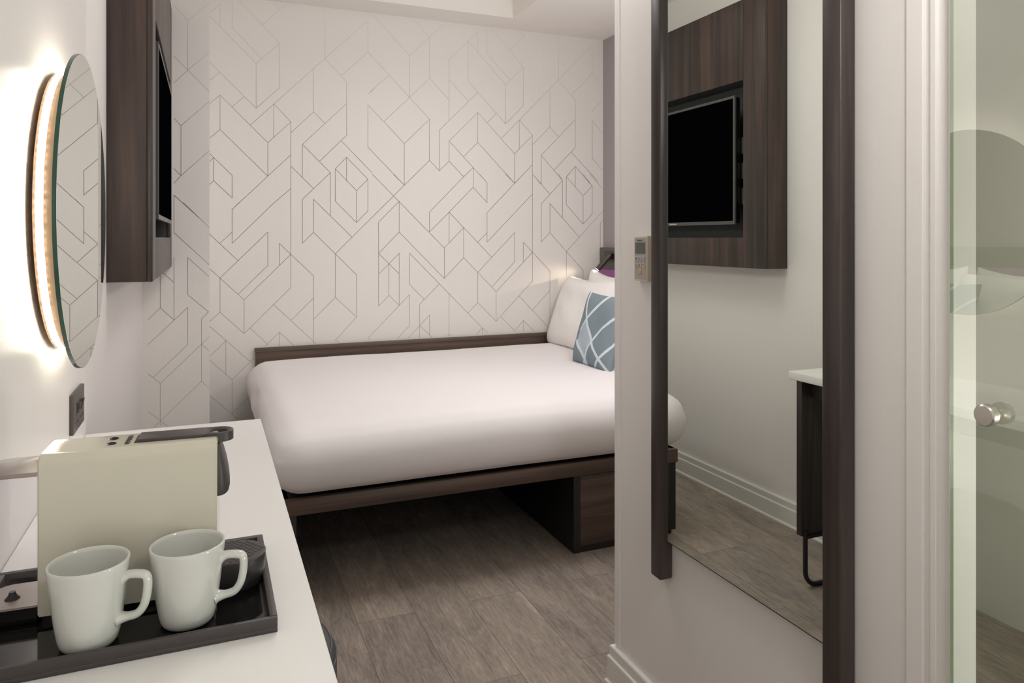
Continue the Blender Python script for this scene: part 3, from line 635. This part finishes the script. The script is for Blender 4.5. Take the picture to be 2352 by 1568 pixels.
# ------------------------------------------------------------------ coffee machine (local: x along its length, y across, z up; origin = near face bottom, left end)
ZT = ZD + 0.0083
cm = thing('coffee_machine', 'cream capsule coffee machine with black lever on the black tray', 'coffee machine', (-0.190, 1.0345, ZT), math.radians(-3.2))
ML, MD, MH = 0.2015, 0.086, 0.2035 
Z0 = 0.009
r = 0.013
def arc(cx, cz, r, a0, a1, n=8):
    return [(cx + r * math.cos(math.radians(a0 + (a1 - a0) * k / n)), cz + r * math.sin(math.radians(a0 + (a1 - a0) * k / n))) for k in range(n + 1)]
bm = bmesh.new()
pf_ = [(0, Z0)] + arc(r, MH - r, r, 180, 90) + arc(MD - r, MH - r, r, 90, 0) + [(MD, Z0)]
extrude_profile(bm, pf_, 'X', 0.0, ML)
bmesh.ops.bevel(bm, geom=[e for e in bm.edges if abs(e.verts[0].co.x - e.verts[1].co.x) < 1e-6], offset=0.0015, segments=2, affect='EDGES')
finish('housing', bm, M['cream'], cm, True, 0.7)
box('base', 0.004, ML - 0.002, 0.004, MD - 0.004, 0.0, Z0 - 0.0003, M['blackgloss'], cm)
# lever: flat bar with a ringed end lying in a slot of the top
bm = bmesh.new()
lw = 0.0185; yc = MD / 2; lx0, lxc = 0.105, ML + 0.0005
zt0, zt1 = MH + 0.0005, MH + 0.0042
out = [(lx0 + 0.003, yc + lw), (lx0 + 0.003, yc - lw)]
n = 40; ro, ri = lw, 0.0115
outer = [(lxc + ro * math.cos(a), yc + ro * math.sin(a)) for a in [math.radians(-90 + 180 * k / n) for k in range(n + 1)]]
ring_o = [(lxc + ro * math.cos(2 * PI * k / n - PI / 2), yc + ro * math.sin(2 * PI * k / n - PI / 2)) for k in range(n)]
# square-ish outer path and round hole joined as a bridged strip
def outer_pt(a):
    c, s = math.cos(a), math.sin(a)
    if c >= 0: return (lxc + ro * c, yc + ro * s)
    t_ = min((0.0185) / max(-c, 1e-6), ro / max(abs(s), 1e-6))
    return (lxc + t_ * c, yc + t_ * s)
A = [outer_pt(2 * PI * k / n) for k in range(n)]
B = [(lxc + ri * 1.05 * math.cos(2 * PI * k / n), yc + ri * math.sin(2 * PI * k / n)) for k in range(n)]
zr0, zr1 = MH - 0.0085, MH + 0.0042
Bm = [(lxc + (ri + 0.0028) * 1.02 * math.cos(2 * PI * k / n), yc + (ri + 0.0028) * math.sin(2 * PI * k / n)) for k in range(n)]
rg = [[(p[0], p[1], zr0) for p in B], [(p[0], p[1], zr0) for p in A], [(p[0], p[1], zr1 - 0.001) for p in A], [(lxc + (p[0] - lxc) * .96, yc + (p[1] - yc) * .96, zr1) for p in A], [(p[0], p[1], zr1) for p in Bm], [(p[0], p[1], zr1 - 0.0025) for p in B], [(p[0], p[1], zr0) for p in B]]
loft(bm, rg, True, False, False)
bx(bm, lx0, lxc - 0.0145, yc - lw, yc + lw, zr1 - 0.0042, zr1 + 0.0001, 0.0003)
bmesh.ops.recalc_face_normals(bm, faces=bm.faces)
finish('lever', bm, M['blackplastic'], cm, True, 0.6)
box('lever_slot', lx0 - 0.0035, lx0 - 0.0008, yc - lw, yc + lw, MH + 0.0001, MH + 0.0009, M['black'], cm)
for k, (bx_, by_) in enumerate(((0.0735, yc + 0.012), (0.0745, yc - 0.013))):
    bm = bmesh.new(); lathe(bm, [(0.0062, 0.0), (0.0062, 0.0006), (0.005, 0.0011), (0.001, 0.0006)], c=(bx_, by_, MH), seg=32, cap1=True)
    finish('button', bm, M['blackgloss'], cm, True, 0.6)
text_mesh('lettering', 'NESPRESSO', 0.0085, M['darktext'], cm, basis((0, 1, 0), (-1, 0, 0), (0.0935, yc, MH + 0.0004)))
# spout: dark body bulging at the front, above the cup support
bm = bmesh.new()
rings = []
for z, xo, hw in ((MH - 0.010, 0.006, 0.022), (MH - 0.020, 0.0115, 0.0255), (MH - 0.034, 0.0175, 0.029), (MH - 0.049, 0.0215, 0.031), (MH - 0.061, 0.0232, 0.0315), (MH - 0.070, 0.0235, 0.0315), (MH - 0.076, 0.0215, 0.030)):
    ring = [(ML - 0.004, yc - hw, z)]
    for k in range(17):
        a = -PI / 2 + PI * k / 16
        ring.append((ML - 0.0005 + 0.64 * xo * math.cos(a) ** 0.8 if abs(math.cos(a)) > 1e-6 else ML - 0.0005, yc + hw * math.sin(a), z))
    ring.append((ML - 0.004, yc + hw, z)); rings.append(ring)
loft(bm, rings); bmesh.ops.recalc_face_normals(bm, faces=bm.faces)
finish('spout', bm, M['blackplastic'], cm, True, 0.6)
# drip cup with perforated grid
dc = (ML + 0.0215, yc - 0.003)
bm = bmesh.new()
def dring(rad, z, ext=0.0):
    pts = [(ML - 0.002, dc[1] - rad, z)]
    for k in range(33):
        a = -PI / 2 + PI * k / 32
        pts.append((dc[0] + rad * math.cos(a), dc[1] + rad * math.sin(a), z))
    pts.append((ML - 0.002, dc[1] + rad, z)); return pts
loft(bm, [dring(0.0335, 0.0), dring(0.036, 0.004), dring(0.0385, 0.018), dring(0.039, 0.033), dring(0.0385, 0.0375)])
bmesh.ops.recalc_face_normals(bm, faces=bm.faces)
cup = finish('drip_cup', bm, M['cupblack'], cm, True, 0.6)
bm = bmesh.new(); loft(bm, [dring(0.0382, 0.0376), dring(0.0392, 0.0380), dring(0.0392, 0.0400), dring(0.0375, 0.0412)]); bmesh.ops.recalc_face_normals(bm, faces=bm.faces)
for i in range(-1, 9):
    for j in range(-6, 7):
        x = ML + 0.004 + i * 0.0079 + (0.0 if j % 2 else 0.00395); y = dc[1] + j * 0.0056
        if math.hypot(max(x - dc[0], 0), y - dc[1]) < 0.034 and x > ML + 0.002:
            c = [bm.verts.new((x + 0.0025 * math.cos(a), y + 0.0020 * math.sin(a), 0.04135)) for a in [2 * PI * q / 10 for q in range(10)]]
            f = bm.faces.new(c); f.material_index = 1
finish('drip_grid', bm, [M['blackplastic'], M['black']], cm, True, 0.6)
# water tank behind, clear with smoked lid and valve
bm = bmesh.new()
def tring(off, z):
    x0, x1, y0, y1, r1 = -0.070 + off, -0.0015, 0.004 + off, MD - 0.004 - off, 0.03 - off * 0.5
    pts = [(x1, y0), (x1, y1)]
    pts += arc(x0 + r1, y1 - r1, r1, 90, 180, 10) + arc(x0 + r1, y0 + r1, r1, 180, 270, 10)
    return [(p[0], p[1], z) for p in pts]
T0, T1 = 0.0195, 0.178
loft(bm, [tring(0.0, T0 - 0.012), tring(0.0, T1), tring(0.002, T1), tring(0.002, T0)], cap0=False, cap1=False)
bmesh.ops.recalc_face_normals(bm, faces=bm.faces)
tank = finish('water_tank', bm, M['tank'], cm, True, 0.6)
bm = bmesh.new(); loft(bm, [tring(-0.001, T1 + 0.0002), tring(-0.0012, T1 + 0.004), tring(0.0005, T1 + 0.0052)]); bmesh.ops.recalc_face_normals(bm, faces=bm.faces)
finish('tank_lid', bm, M['lidm'], tank, True, 0.6)
bm = bmesh.new(); loft(bm, [tring(0.003, T0 - 0.001), tring(0.003, T0 + 0.0015)]); bmesh.ops.recalc_face_normals(bm, faces=bm.faces)
finish('tank_floor', bm, M['tankfloor'], tank)
bm = bmesh.new(); lathe(bm, [(0.0085, 0), (0.0055, 0.003), (0.004, 0.006), (0.0035, 0.0085)], c=(-0.035, MD / 2 - 0.008, T0 + 0.0018), seg=28, cap0=True, cap1=True)
bmesh.ops.recalc_face_normals(bm, faces=bm.faces)
finish('valve', bm, M['blackplastic'], tank, True, 0.6)
bm = bmesh.new(); loft(bm, [tring(0.003, 0.0), tring(0.001, 0.003), tring(0.001, T0 - 0.0125)]); bmesh.ops.recalc_face_normals(bm, faces=bm.faces)
finish('tank_base', bm, M['blackgloss'], cm, True, 0.6)

# ------------------------------------------------------------------ mugs
def make_mug(loc, rz, label):
    g = thing('coffee_mug', label, 'mug', loc, rz, 'white mugs on the tray')
    H = 0.0955; bm = bmesh.new()
    prof = [(0.001, 0.002), (0.022, 0.002), (0.0235, 0.0), (0.0265, 0.0), (0.0292, 0.0022), (0.0312, 0.0065), (0.0330, 0.014), (0.0355, 0.030), (0.0380, 0.050), (0.0403, 0.070), (0.0422, 0.087), (0.0428, 0.0925), (0.0427, 0.0948), (0.0413, H), (0.0396, 0.0945), (0.0388, 0.091), (0.0375, 0.080), (0.0345, 0.055), (0.0310, 0.025), (0.0285, 0.012), (0.0240, 0.0065), (0.001, 0.0055)]
    lathe(bm, prof, seg=96, cap0=True, cap1=True); bmesh.ops.recalc_face_normals(bm, faces=bm.faces)
    finish('body', bm, M['china'], g, True, 1.2)
    bm = bmesh.new()
    path = smooth_path([(0.0375, 0, 0.0745), (0.0460, 0, 0.0775), (0.0570, 0, 0.0775), (0.0635, 0, 0.0755), (0.0655, 0, 0.0690), (0.0648, 0, 0.0560), (0.0615, 0, 0.0420), (0.0545, 0, 0.0325), (0.0440, 0, 0.0290), (0.0340, 0, 0.0275)], 6)
    n = len(path); rad = []
    for i in range(n):
        t = i / (n - 1); e = max(0, 1 - min(t, 1 - t) / 0.13)
        rad.append(0.0047 + 0.0036 * e * e)
    tube(bm, path, rad, 20, sx=1.35); bmesh.ops.recalc_face_normals(bm, faces=bm.faces)
    finish('handle', bm, M['china'], g, True, 1.2)
    return g
make_mug((-0.1265, 0.966, ZT), math.radians(-18), 'white china mug at the water tank end of the black tray')
make_mug((-0.0225, 0.976, ZT), math.radians(-14), 'white china mug beside the black drip cup on the tray')
# ------------------------------------------------------------------ bed
bd = thing('bed', 'dark wood platform bed frame with drawer box and back rail', 'bed', (0, 0, 0))
BX0, BX1, BY0, BY1 = 0.232, 2.30, 2.55, 4.145
RZ0, RZ1 = 0.3045, 0.3585
box('front_rail', BX0, BX1, BY0, BY0 + 0.022, RZ0, RZ1, M['walnut_h'], bd, 0.0012)
box('end_rail', BX0 + 0.0005, BX0 + 0.0225, BY0 + 0.0225, BY1, RZ0, RZ1, M['wenge_y'], bd, 0.0012)
box('platform', BX0 + 0.001, BX1, BY0 + 0.0225, BY1, RZ1 - 0.02, RZ1 + 0.0, M['blackwood'], bd)
box('end_panel', BX0 + 0.002, BX0 + 0.046, BY0 + 0.012, BY1 - 0.03, 0.02, RZ0 - 0.0005, M['blackwood'], bd, 0.001)
for y in (BY0 + 0.04, BY1 - 0.08):
    bm = bmesh.new(); lathe(bm, [(0.014, 0.0), (0.017, 0.002), (0.017, 0.021)], c=(BX0 + 0.024, y, 0), seg=24, cap0=True, cap1=True); finish('foot', bm, M['blackgloss'], bd, True, 0.6)
# back board and its moulded cap along the wallpaper
bm = bmesh.new(); bx(bm, BX0 + 0.004, BX1, BY1 - 0.022, BY1, 0.02, 0.632, 0.001); finish('back_board', bm, M['walnut_h'], bd)
bm = bmesh.new()
pf2 = [(BY1 - 0.026, 0.632), (BY1, 0.632), (BY1, 0.652), (BY1 - 0.018, 0.652), (BY1 - 0.024, 0.649), (BY1 - 0.026, 0.643)]
extrude_profile(bm, pf2, 'X', BX0, BX1); finish('back_cap', bm, M['walnut_h'], bd, True, 0.5)
# drawer box under the bed
dx0, dx1 = 1.327, 2.25
box('drawer_carcass', dx0, dx0 + 0.03, BY0 + 0.003, BY1 - 0.03, 0.002, RZ0 - 0.001, M['blackwood'], bd)
box('drawer_front', dx0 + 0.030, dx1, BY0 + 0.0035, BY0 + 0.022, 0.026, RZ0 - 0.002, M['walnut_h'], bd, 0.001)
box('plinth', dx0 + 0.0305, dx1, BY0 + 0.006, BY0 + 0.03, 0.002, 0.0255, M['blackwood'], bd)

# ------------------------------------------------------------------ duvet / made-up mattress
def rounded_slab(x0, x1, y0, y1, z0, z1, rx, nx, ny, nz, warp):
    bm = bmesh.new(); cache = {}
    hx, hy, hz = (x1 - x0) / 2, (y1 - y0) / 2, (z1 - z0) / 2; c = Vector(((x0 + x1) / 2, (y0 + y1) / 2, (z0 + z1) / 2))
    def place(i, j, k):
        key = (i, j, k)
        if key in cache: return cache[key]
        p = Vector((-hx + 2 * hx * i / nx, -hy + 2 * hy * j / ny, -hz + 2 * hz * k / nz))
        q = Vector((max(-hx + rx, min(hx - rx, p.x)), max(-hy + rx, min(hy - rx, p.y)), max(-hz + rx * .98, min(hz - rx * .98, p.z))))
        d = p - q
        if d.length > 1e-6:
            m_ = max(abs(d.x), abs(d.y), abs(d.z)); d = d.normalized() * m_
        v = q + d + c; v = warp(v)
        cache[key] = bm.verts.new(v); return cache[key]
    def quad(a, b, c_, d_): bm.faces.new((place(*a), place(*b), place(*c_), place(*d_)))
    for i in range(nx):
        for j in range(ny):
            quad((i, j, nz), (i + 1, j, nz), (i + 1, j + 1, nz), (i, j + 1, nz)); quad((i, j, 0), (i, j + 1, 0), (i + 1, j + 1, 0), (i + 1, j, 0))
    for i in range(nx):
        for k in range(nz):
            quad((i, 0, k), (i + 1, 0, k), (i + 1, 0, k + 1), (i, 0, k + 1)); quad((i, ny, k), (i, ny, k + 1), (i + 1, ny, k + 1), (i + 1, ny, k))
    for j in range(ny):
        for k in range(nz):
            quad((0, j, k), (0, j, k + 1), (0, j + 1, k + 1), (0, j + 1, k)); quad((nx, j, k), (nx, j + 1, k), (nx, j + 1, k + 1), (nx, j, k + 1))
    bmesh.ops.recalc_face_normals(bm, faces=bm.faces)
    return bm
def warp(v):
    v = Vector(v)
    n1 = noise.noise(Vector((v.x * 1.6, v.y * 1.6, v.z * 2)))
    n2 = noise.noise(Vector((v.x * 5, v.y * 5 + 4, v.z * 6)))
    if v.z > 0.5:
        v.z += 0.006 * n1 + 0.0015 * n2
        v.z -= 0.02 * max(0, (0.7 - v.x)) ** 1.5
    if v.x < 0.45: # gathered corner folds at the foot end
        w = (0.45 - v.x) / 0.3
        v.x += w * (0.006 * math.sin(v.z * 60 + v.y * 3) * noise.noise(Vector((0, v.y * 3, v.z * 4))) * 2 - 0.004 * n1)
    if v.y < 2.65: v.y += 0.006 * n1 + 0.002 * n2
    v.z = max(v.z, RZ1 + 0.002)
    return v
bm = rounded_slab(DUV[0], DUV[1], DUV[2], DUV[3], DUV[4], DUV[5], DUV[6], 90, 70, 14, warp)
o = finish('duvet', bm, M['linen'], None, True); tag(o, 'smooth white duvet over the mattress on the dark bed frame', 'duvet')

# ------------------------------------------------------------------ pillows
def pillow(name, label, cat, w, h, t, mtx, mats, group=None, n=40, pinch=0.05, rnd=0.05, seed=0, picker=None, sag=0.0):
    bm = bmesh.new(); G = {}
    for side in (1, -1):
        for i in range(n + 1):
            for j in range(n + 1):
                u = -1 + 2 * i / n; v = -1 + 2 * j / n
                edge = (i in (0, n) or j in (0, n))
                if edge and side == -1: G[(side, i, j)] = G[(1, i, j)]; continue
                cr_ = 1 - rnd * (u * v) ** 6
                x = w / 2 * u * (1 - pinch * (1 - v * v)) * cr_; y = h / 2 * v * (1 - pinch * (1 - u * u)) * cr_
                k = max(0.0, (1 - u ** 4)) ** 0.55 * max(0.0, (1 - v ** 4)) ** 0.55
                z = side * t / 2 * k
                nn = noise.noise(Vector((u * 1.7 + seed, v * 1.7, side * 2.0))); n2 = noise.noise(Vector((u * 4 + seed, v * 3, side)))
                z += (0.012 * nn + 0.004 * n2) * k * (t / 0.15)
                y -= sag * (1 - u * u) * max(0, v) ** 2 + sag * 0.35 * nn
                G[(side, i, j)] = bm.verts.new((x, y, z))
    for side in (1, -1):
        for i in range(n):
            for j in range(n):
                q = [G[(side, i, j)], G[(side, i + 1, j)], G[(side, i + 1, j + 1)], G[(side, i, j + 1)]]
                if side == -1: q.reverse()
                f = bm.faces.new(q)
                if picker and side == 1: f.material_index = picker((i + .5) / n, (j + .5) / n)
    o = finish(name, bm, mats, None, True); o.matrix_world = mtx
    return tag(o, label, cat, group)
def lean(org, deg, yaw=0.0, roll=0.0):
    # local x -> -Y (along the headboard), local y -> up leaning back, local z -> facing the foot end (-X)
    a = math.radians(deg)
    X = Vector((0, -1, 0)); Y = Vector((math.sin(a), 0, math.cos(a))); 
    m_ = basis(X, Y, (0, 0, 0))
    return Matrix.Translation(org) @ Matrix.Rotation(math.radians(yaw), 4, 'Z') @ m_ @ Matrix.Rotation(math.radians(roll), 4, 'Z')
for i, (nm, lb, w, h, t, org, deg, yaw, roll, sag) in enumerate(PILLOWS):
    pillow(nm, lb, 'pillow', w, h, t, lean(org, deg, yaw, roll), M['pillow'], 'white bed pillows', seed=i * 3.1, sag=sag)
def seg_d(p, a, b):
    ax, ay = a; bx_, by_ = b; dx, dy = bx_ - ax, by_ - ay
    t_ = max(0, min(1, ((p[0] - ax) * dx + (p[1] - ay) * dy) / (dx * dx + dy * dy)))
    return math.hypot(p[0] - ax - t_ * dx, p[1] - ay - t_ * dy)
def crv(pts): return [(p.x, p.y) for p in smooth_path([(a, b, 0) for a, b in pts], 6)]
CL = [crv(c) for c in (
    [(0.05, 1.02), (0.02, 0.84), (0.12, 0.62), (0.39, 0.33), (0.65, 0.14), (0.99, 0.01)],
    [(0.70, 1.08), (0.34, 0.84), (0.14, 0.65), (0.01, 0.46)],
    [(-0.02, 0.30), (0.06, 0.22), (0.28, 0.09), (0.40, 0.0)],
    [(1.05, 0.80), (0.78, 0.67), (0.54, 0.51), (0.39, 0.33), (0.30, 0.16), (0.32, 0.0)],
    [(1.02, 0.42), (0.92, 0.34), (0.65, 0.14), (0.62, 0.0)])]
PG = crv([(0.13, 0.64), (0.39, 0.33)]) + crv([(0.39, 0.33), (0.30, 0.16), (0.29, 0.08)]) + [(0.06, 0.22), (0.0, 0.32), (0.0, 0.46)]
def inside(p, poly):
    c = False
    for (x1, y1), (x2, y2) in zip(poly, poly[1:] + poly[:1]):
        if (y1 > p[1]) != (y2 > p[1]) and p[0] < (x2 - x1) * (p[1] - y1) / (y2 - y1) + x1: c = not c
    return c
def pick(u, v):
    U, V = 2 * u - 1, 2 * v - 1
    u = u - 0.22 * max(0, 1 - U ** 4) ** .55 * max(0, 1 - V ** 4) ** .55 + 0.0
    p = (u, v)
    for c in CL:
        for a, b in zip(c, c[1:]):
            if abs(a[0] - u) < 0.12 and abs(a[1] - v) < 0.12 and seg_d(p, a, b) < 0.021: return 2
    if inside(p, PG): return 1
    return 0
pillow('accent_cushion', 'small slate blue cushion with curved pale lines in front of the pillows', 'cushion', CUSH[0], CUSH[0], 0.105, lean(CUSH[1], CUSH[2], CUSH[3], CUSH[4]), [M['cushion'], M['cushion_l'], M['cushion_w']], n=230, pinch=0.06, rnd=0.0, seed=9, picker=pick)

# ------------------------------------------------------------------ headboard and reading lamp
hb = thing('headboard', 'purple upholstered headboard under a dark panel behind the pillows', 'headboard', (0, 0, 0))
box('top_panel', 2.336, XH - 0.0005, 2.6, 4.13, 1.045, 1.181, M['hbpanel'], hb, 0.001)
bm = bmesh.new()
pfh = [(XH - 0.0005, 0.0), (2.315, 0.0), (2.305, 0.5), (2.30, 0.8), (2.303, 0.98), (2.315, 1.025), (2.335, 1.044), (XH - 0.0005, 1.0445)]
extrude_profile(bm, pfh, 'Y', 2.62, 4.128); finish('padding', bm, M['purple'], hb, True, 0.6)
lp = thing('reading_lamp', 'small dark swivel reading lamp lit on the headboard panel', 'lamp', (0, 0, 0))
LY, LZ = 3.93, 1.126
bm = bmesh.new(); bx(bm, 2.329, 2.3355, LY - 0.13, LY + 0.13, LZ - 0.034, LZ + 0.034, 0.001); finish('mounting_plate', bm, M['plate'], lp)
bm = bmesh.new(); bx(bm, 2.3283, 2.3292, LY - 0.11, LY + 0.075, LZ - 0.020, LZ + 0.018); finish('recess', bm, M['black'], lp)
bm = bmesh.new(); tube(bm, [(2.329, LY + 0.03, LZ - 0.002), (2.312, LY + 0.03, LZ - 0.004)], 0.008, 16); finish('joint', bm, M['blackgloss'], lp, True, 0.6)
A0 = Vector((2.318, LY + 0.035, LZ + 0.012)); A1 = Vector(LTIP)
bm = bmesh.new(); tube(bm, [A0, A0.lerp(A1, 0.5), A1], 0.0165, 24); finish('lamp_head', bm, M['plate'], lp, True, 0.6)
d = (A1 - A0).normalized()
bm = bmesh.new(); tube(bm, [A1 + d * 0.0002, A1 + d * 0.0012], 0.0125, 24); finish('lamp_lens', bm, M['lampled'], lp, True, 0.6)

# ------------------------------------------------------------------ lights: ceiling, bathroom and reading lamps, plus added unseen fills
def area(name, loc, sx, sy, watts, col, rot=(0, 0, 0), spread=180):
    l = bpy.data.lights.new(name, 'AREA'); l.shape = 'RECTANGLE'; l.size = sx; l.size_y = sy; l.energy = watts; l.color = col; l.spread = math.radians(spread)
    o = bpy.data.objects.new(name, l); COL.objects.link(o); o.location = loc; o.rotation_euler = rot; return o
def spot(name, loc, tgt, watts, col, size, blend, rad):
    l = bpy.data.lights.new(name, 'SPOT'); l.energy = watts; l.color = col; l.spot_size = math.radians(size); l.spot_blend = blend; l.shadow_soft_size = rad
    o = bpy.data.objects.new(name, l); COL.objects.link(o); o.location = loc
    o.rotation_euler = (Vector(tgt) - Vector(loc)).to_track_quat('-Z', 'Y').to_euler(); return o
for a in LIGHTS: area(*a)
for nm, loc, wt, rad, cl in POINTS:
    l = bpy.data.lights.new(nm, 'POINT'); l.energy = wt; l.shadow_soft_size = rad; l.color = cl
    o = bpy.data.objects.new(nm, l); COL.objects.link(o); o.location = loc
spot('reading_light', A1 + d * 0.004, A1 + d * 0.5, LAMPW, (1.0, 0.80, 0.58), 130, 0.9, 0.012)

# ------------------------------------------------------------------ camera and view
F = 1677.0
cam = bpy.data.cameras.new('camera'); cam.sensor_fit = 'HORIZONTAL'; cam.sensor_width = 36.0
cam.lens = F / 2352 * 36.0; cam.shift_y = -(784 - 547) / 2352.0; cam.clip_start = 0.02
co = bpy.data.objects.new('camera', cam); COL.objects.link(co)
co.location = (0, 0, EYE); co.rotation_euler = (PI / 2, 0, -math.atan(699 / F))
sc = bpy.context.scene; sc.camera = co
w = bpy.data.worlds.new('world'); w.use_nodes = True; sc.world = w
w.node_tree.nodes['Background'].inputs[0].default_value = (0.5, 0.5, 0.5, 1); w.node_tree.nodes['Background'].inputs[1].default_value = 0.05
vs = sc.view_settings; vs.view_transform = 'Standard'; vs.look = 'None'; vs.gamma = 1.0; vs.use_curve_mapping = False; vs.exposure = EXPO
sc.cycles.max_bounces = 12; sc.cycles.diffuse_bounces = 6; sc.cycles.glossy_bounces = 6; sc.cycles.transmission_bounces = 10
sc.cycles.sample_clamp_indirect = 6.0; sc.cycles.caustics_reflective = False
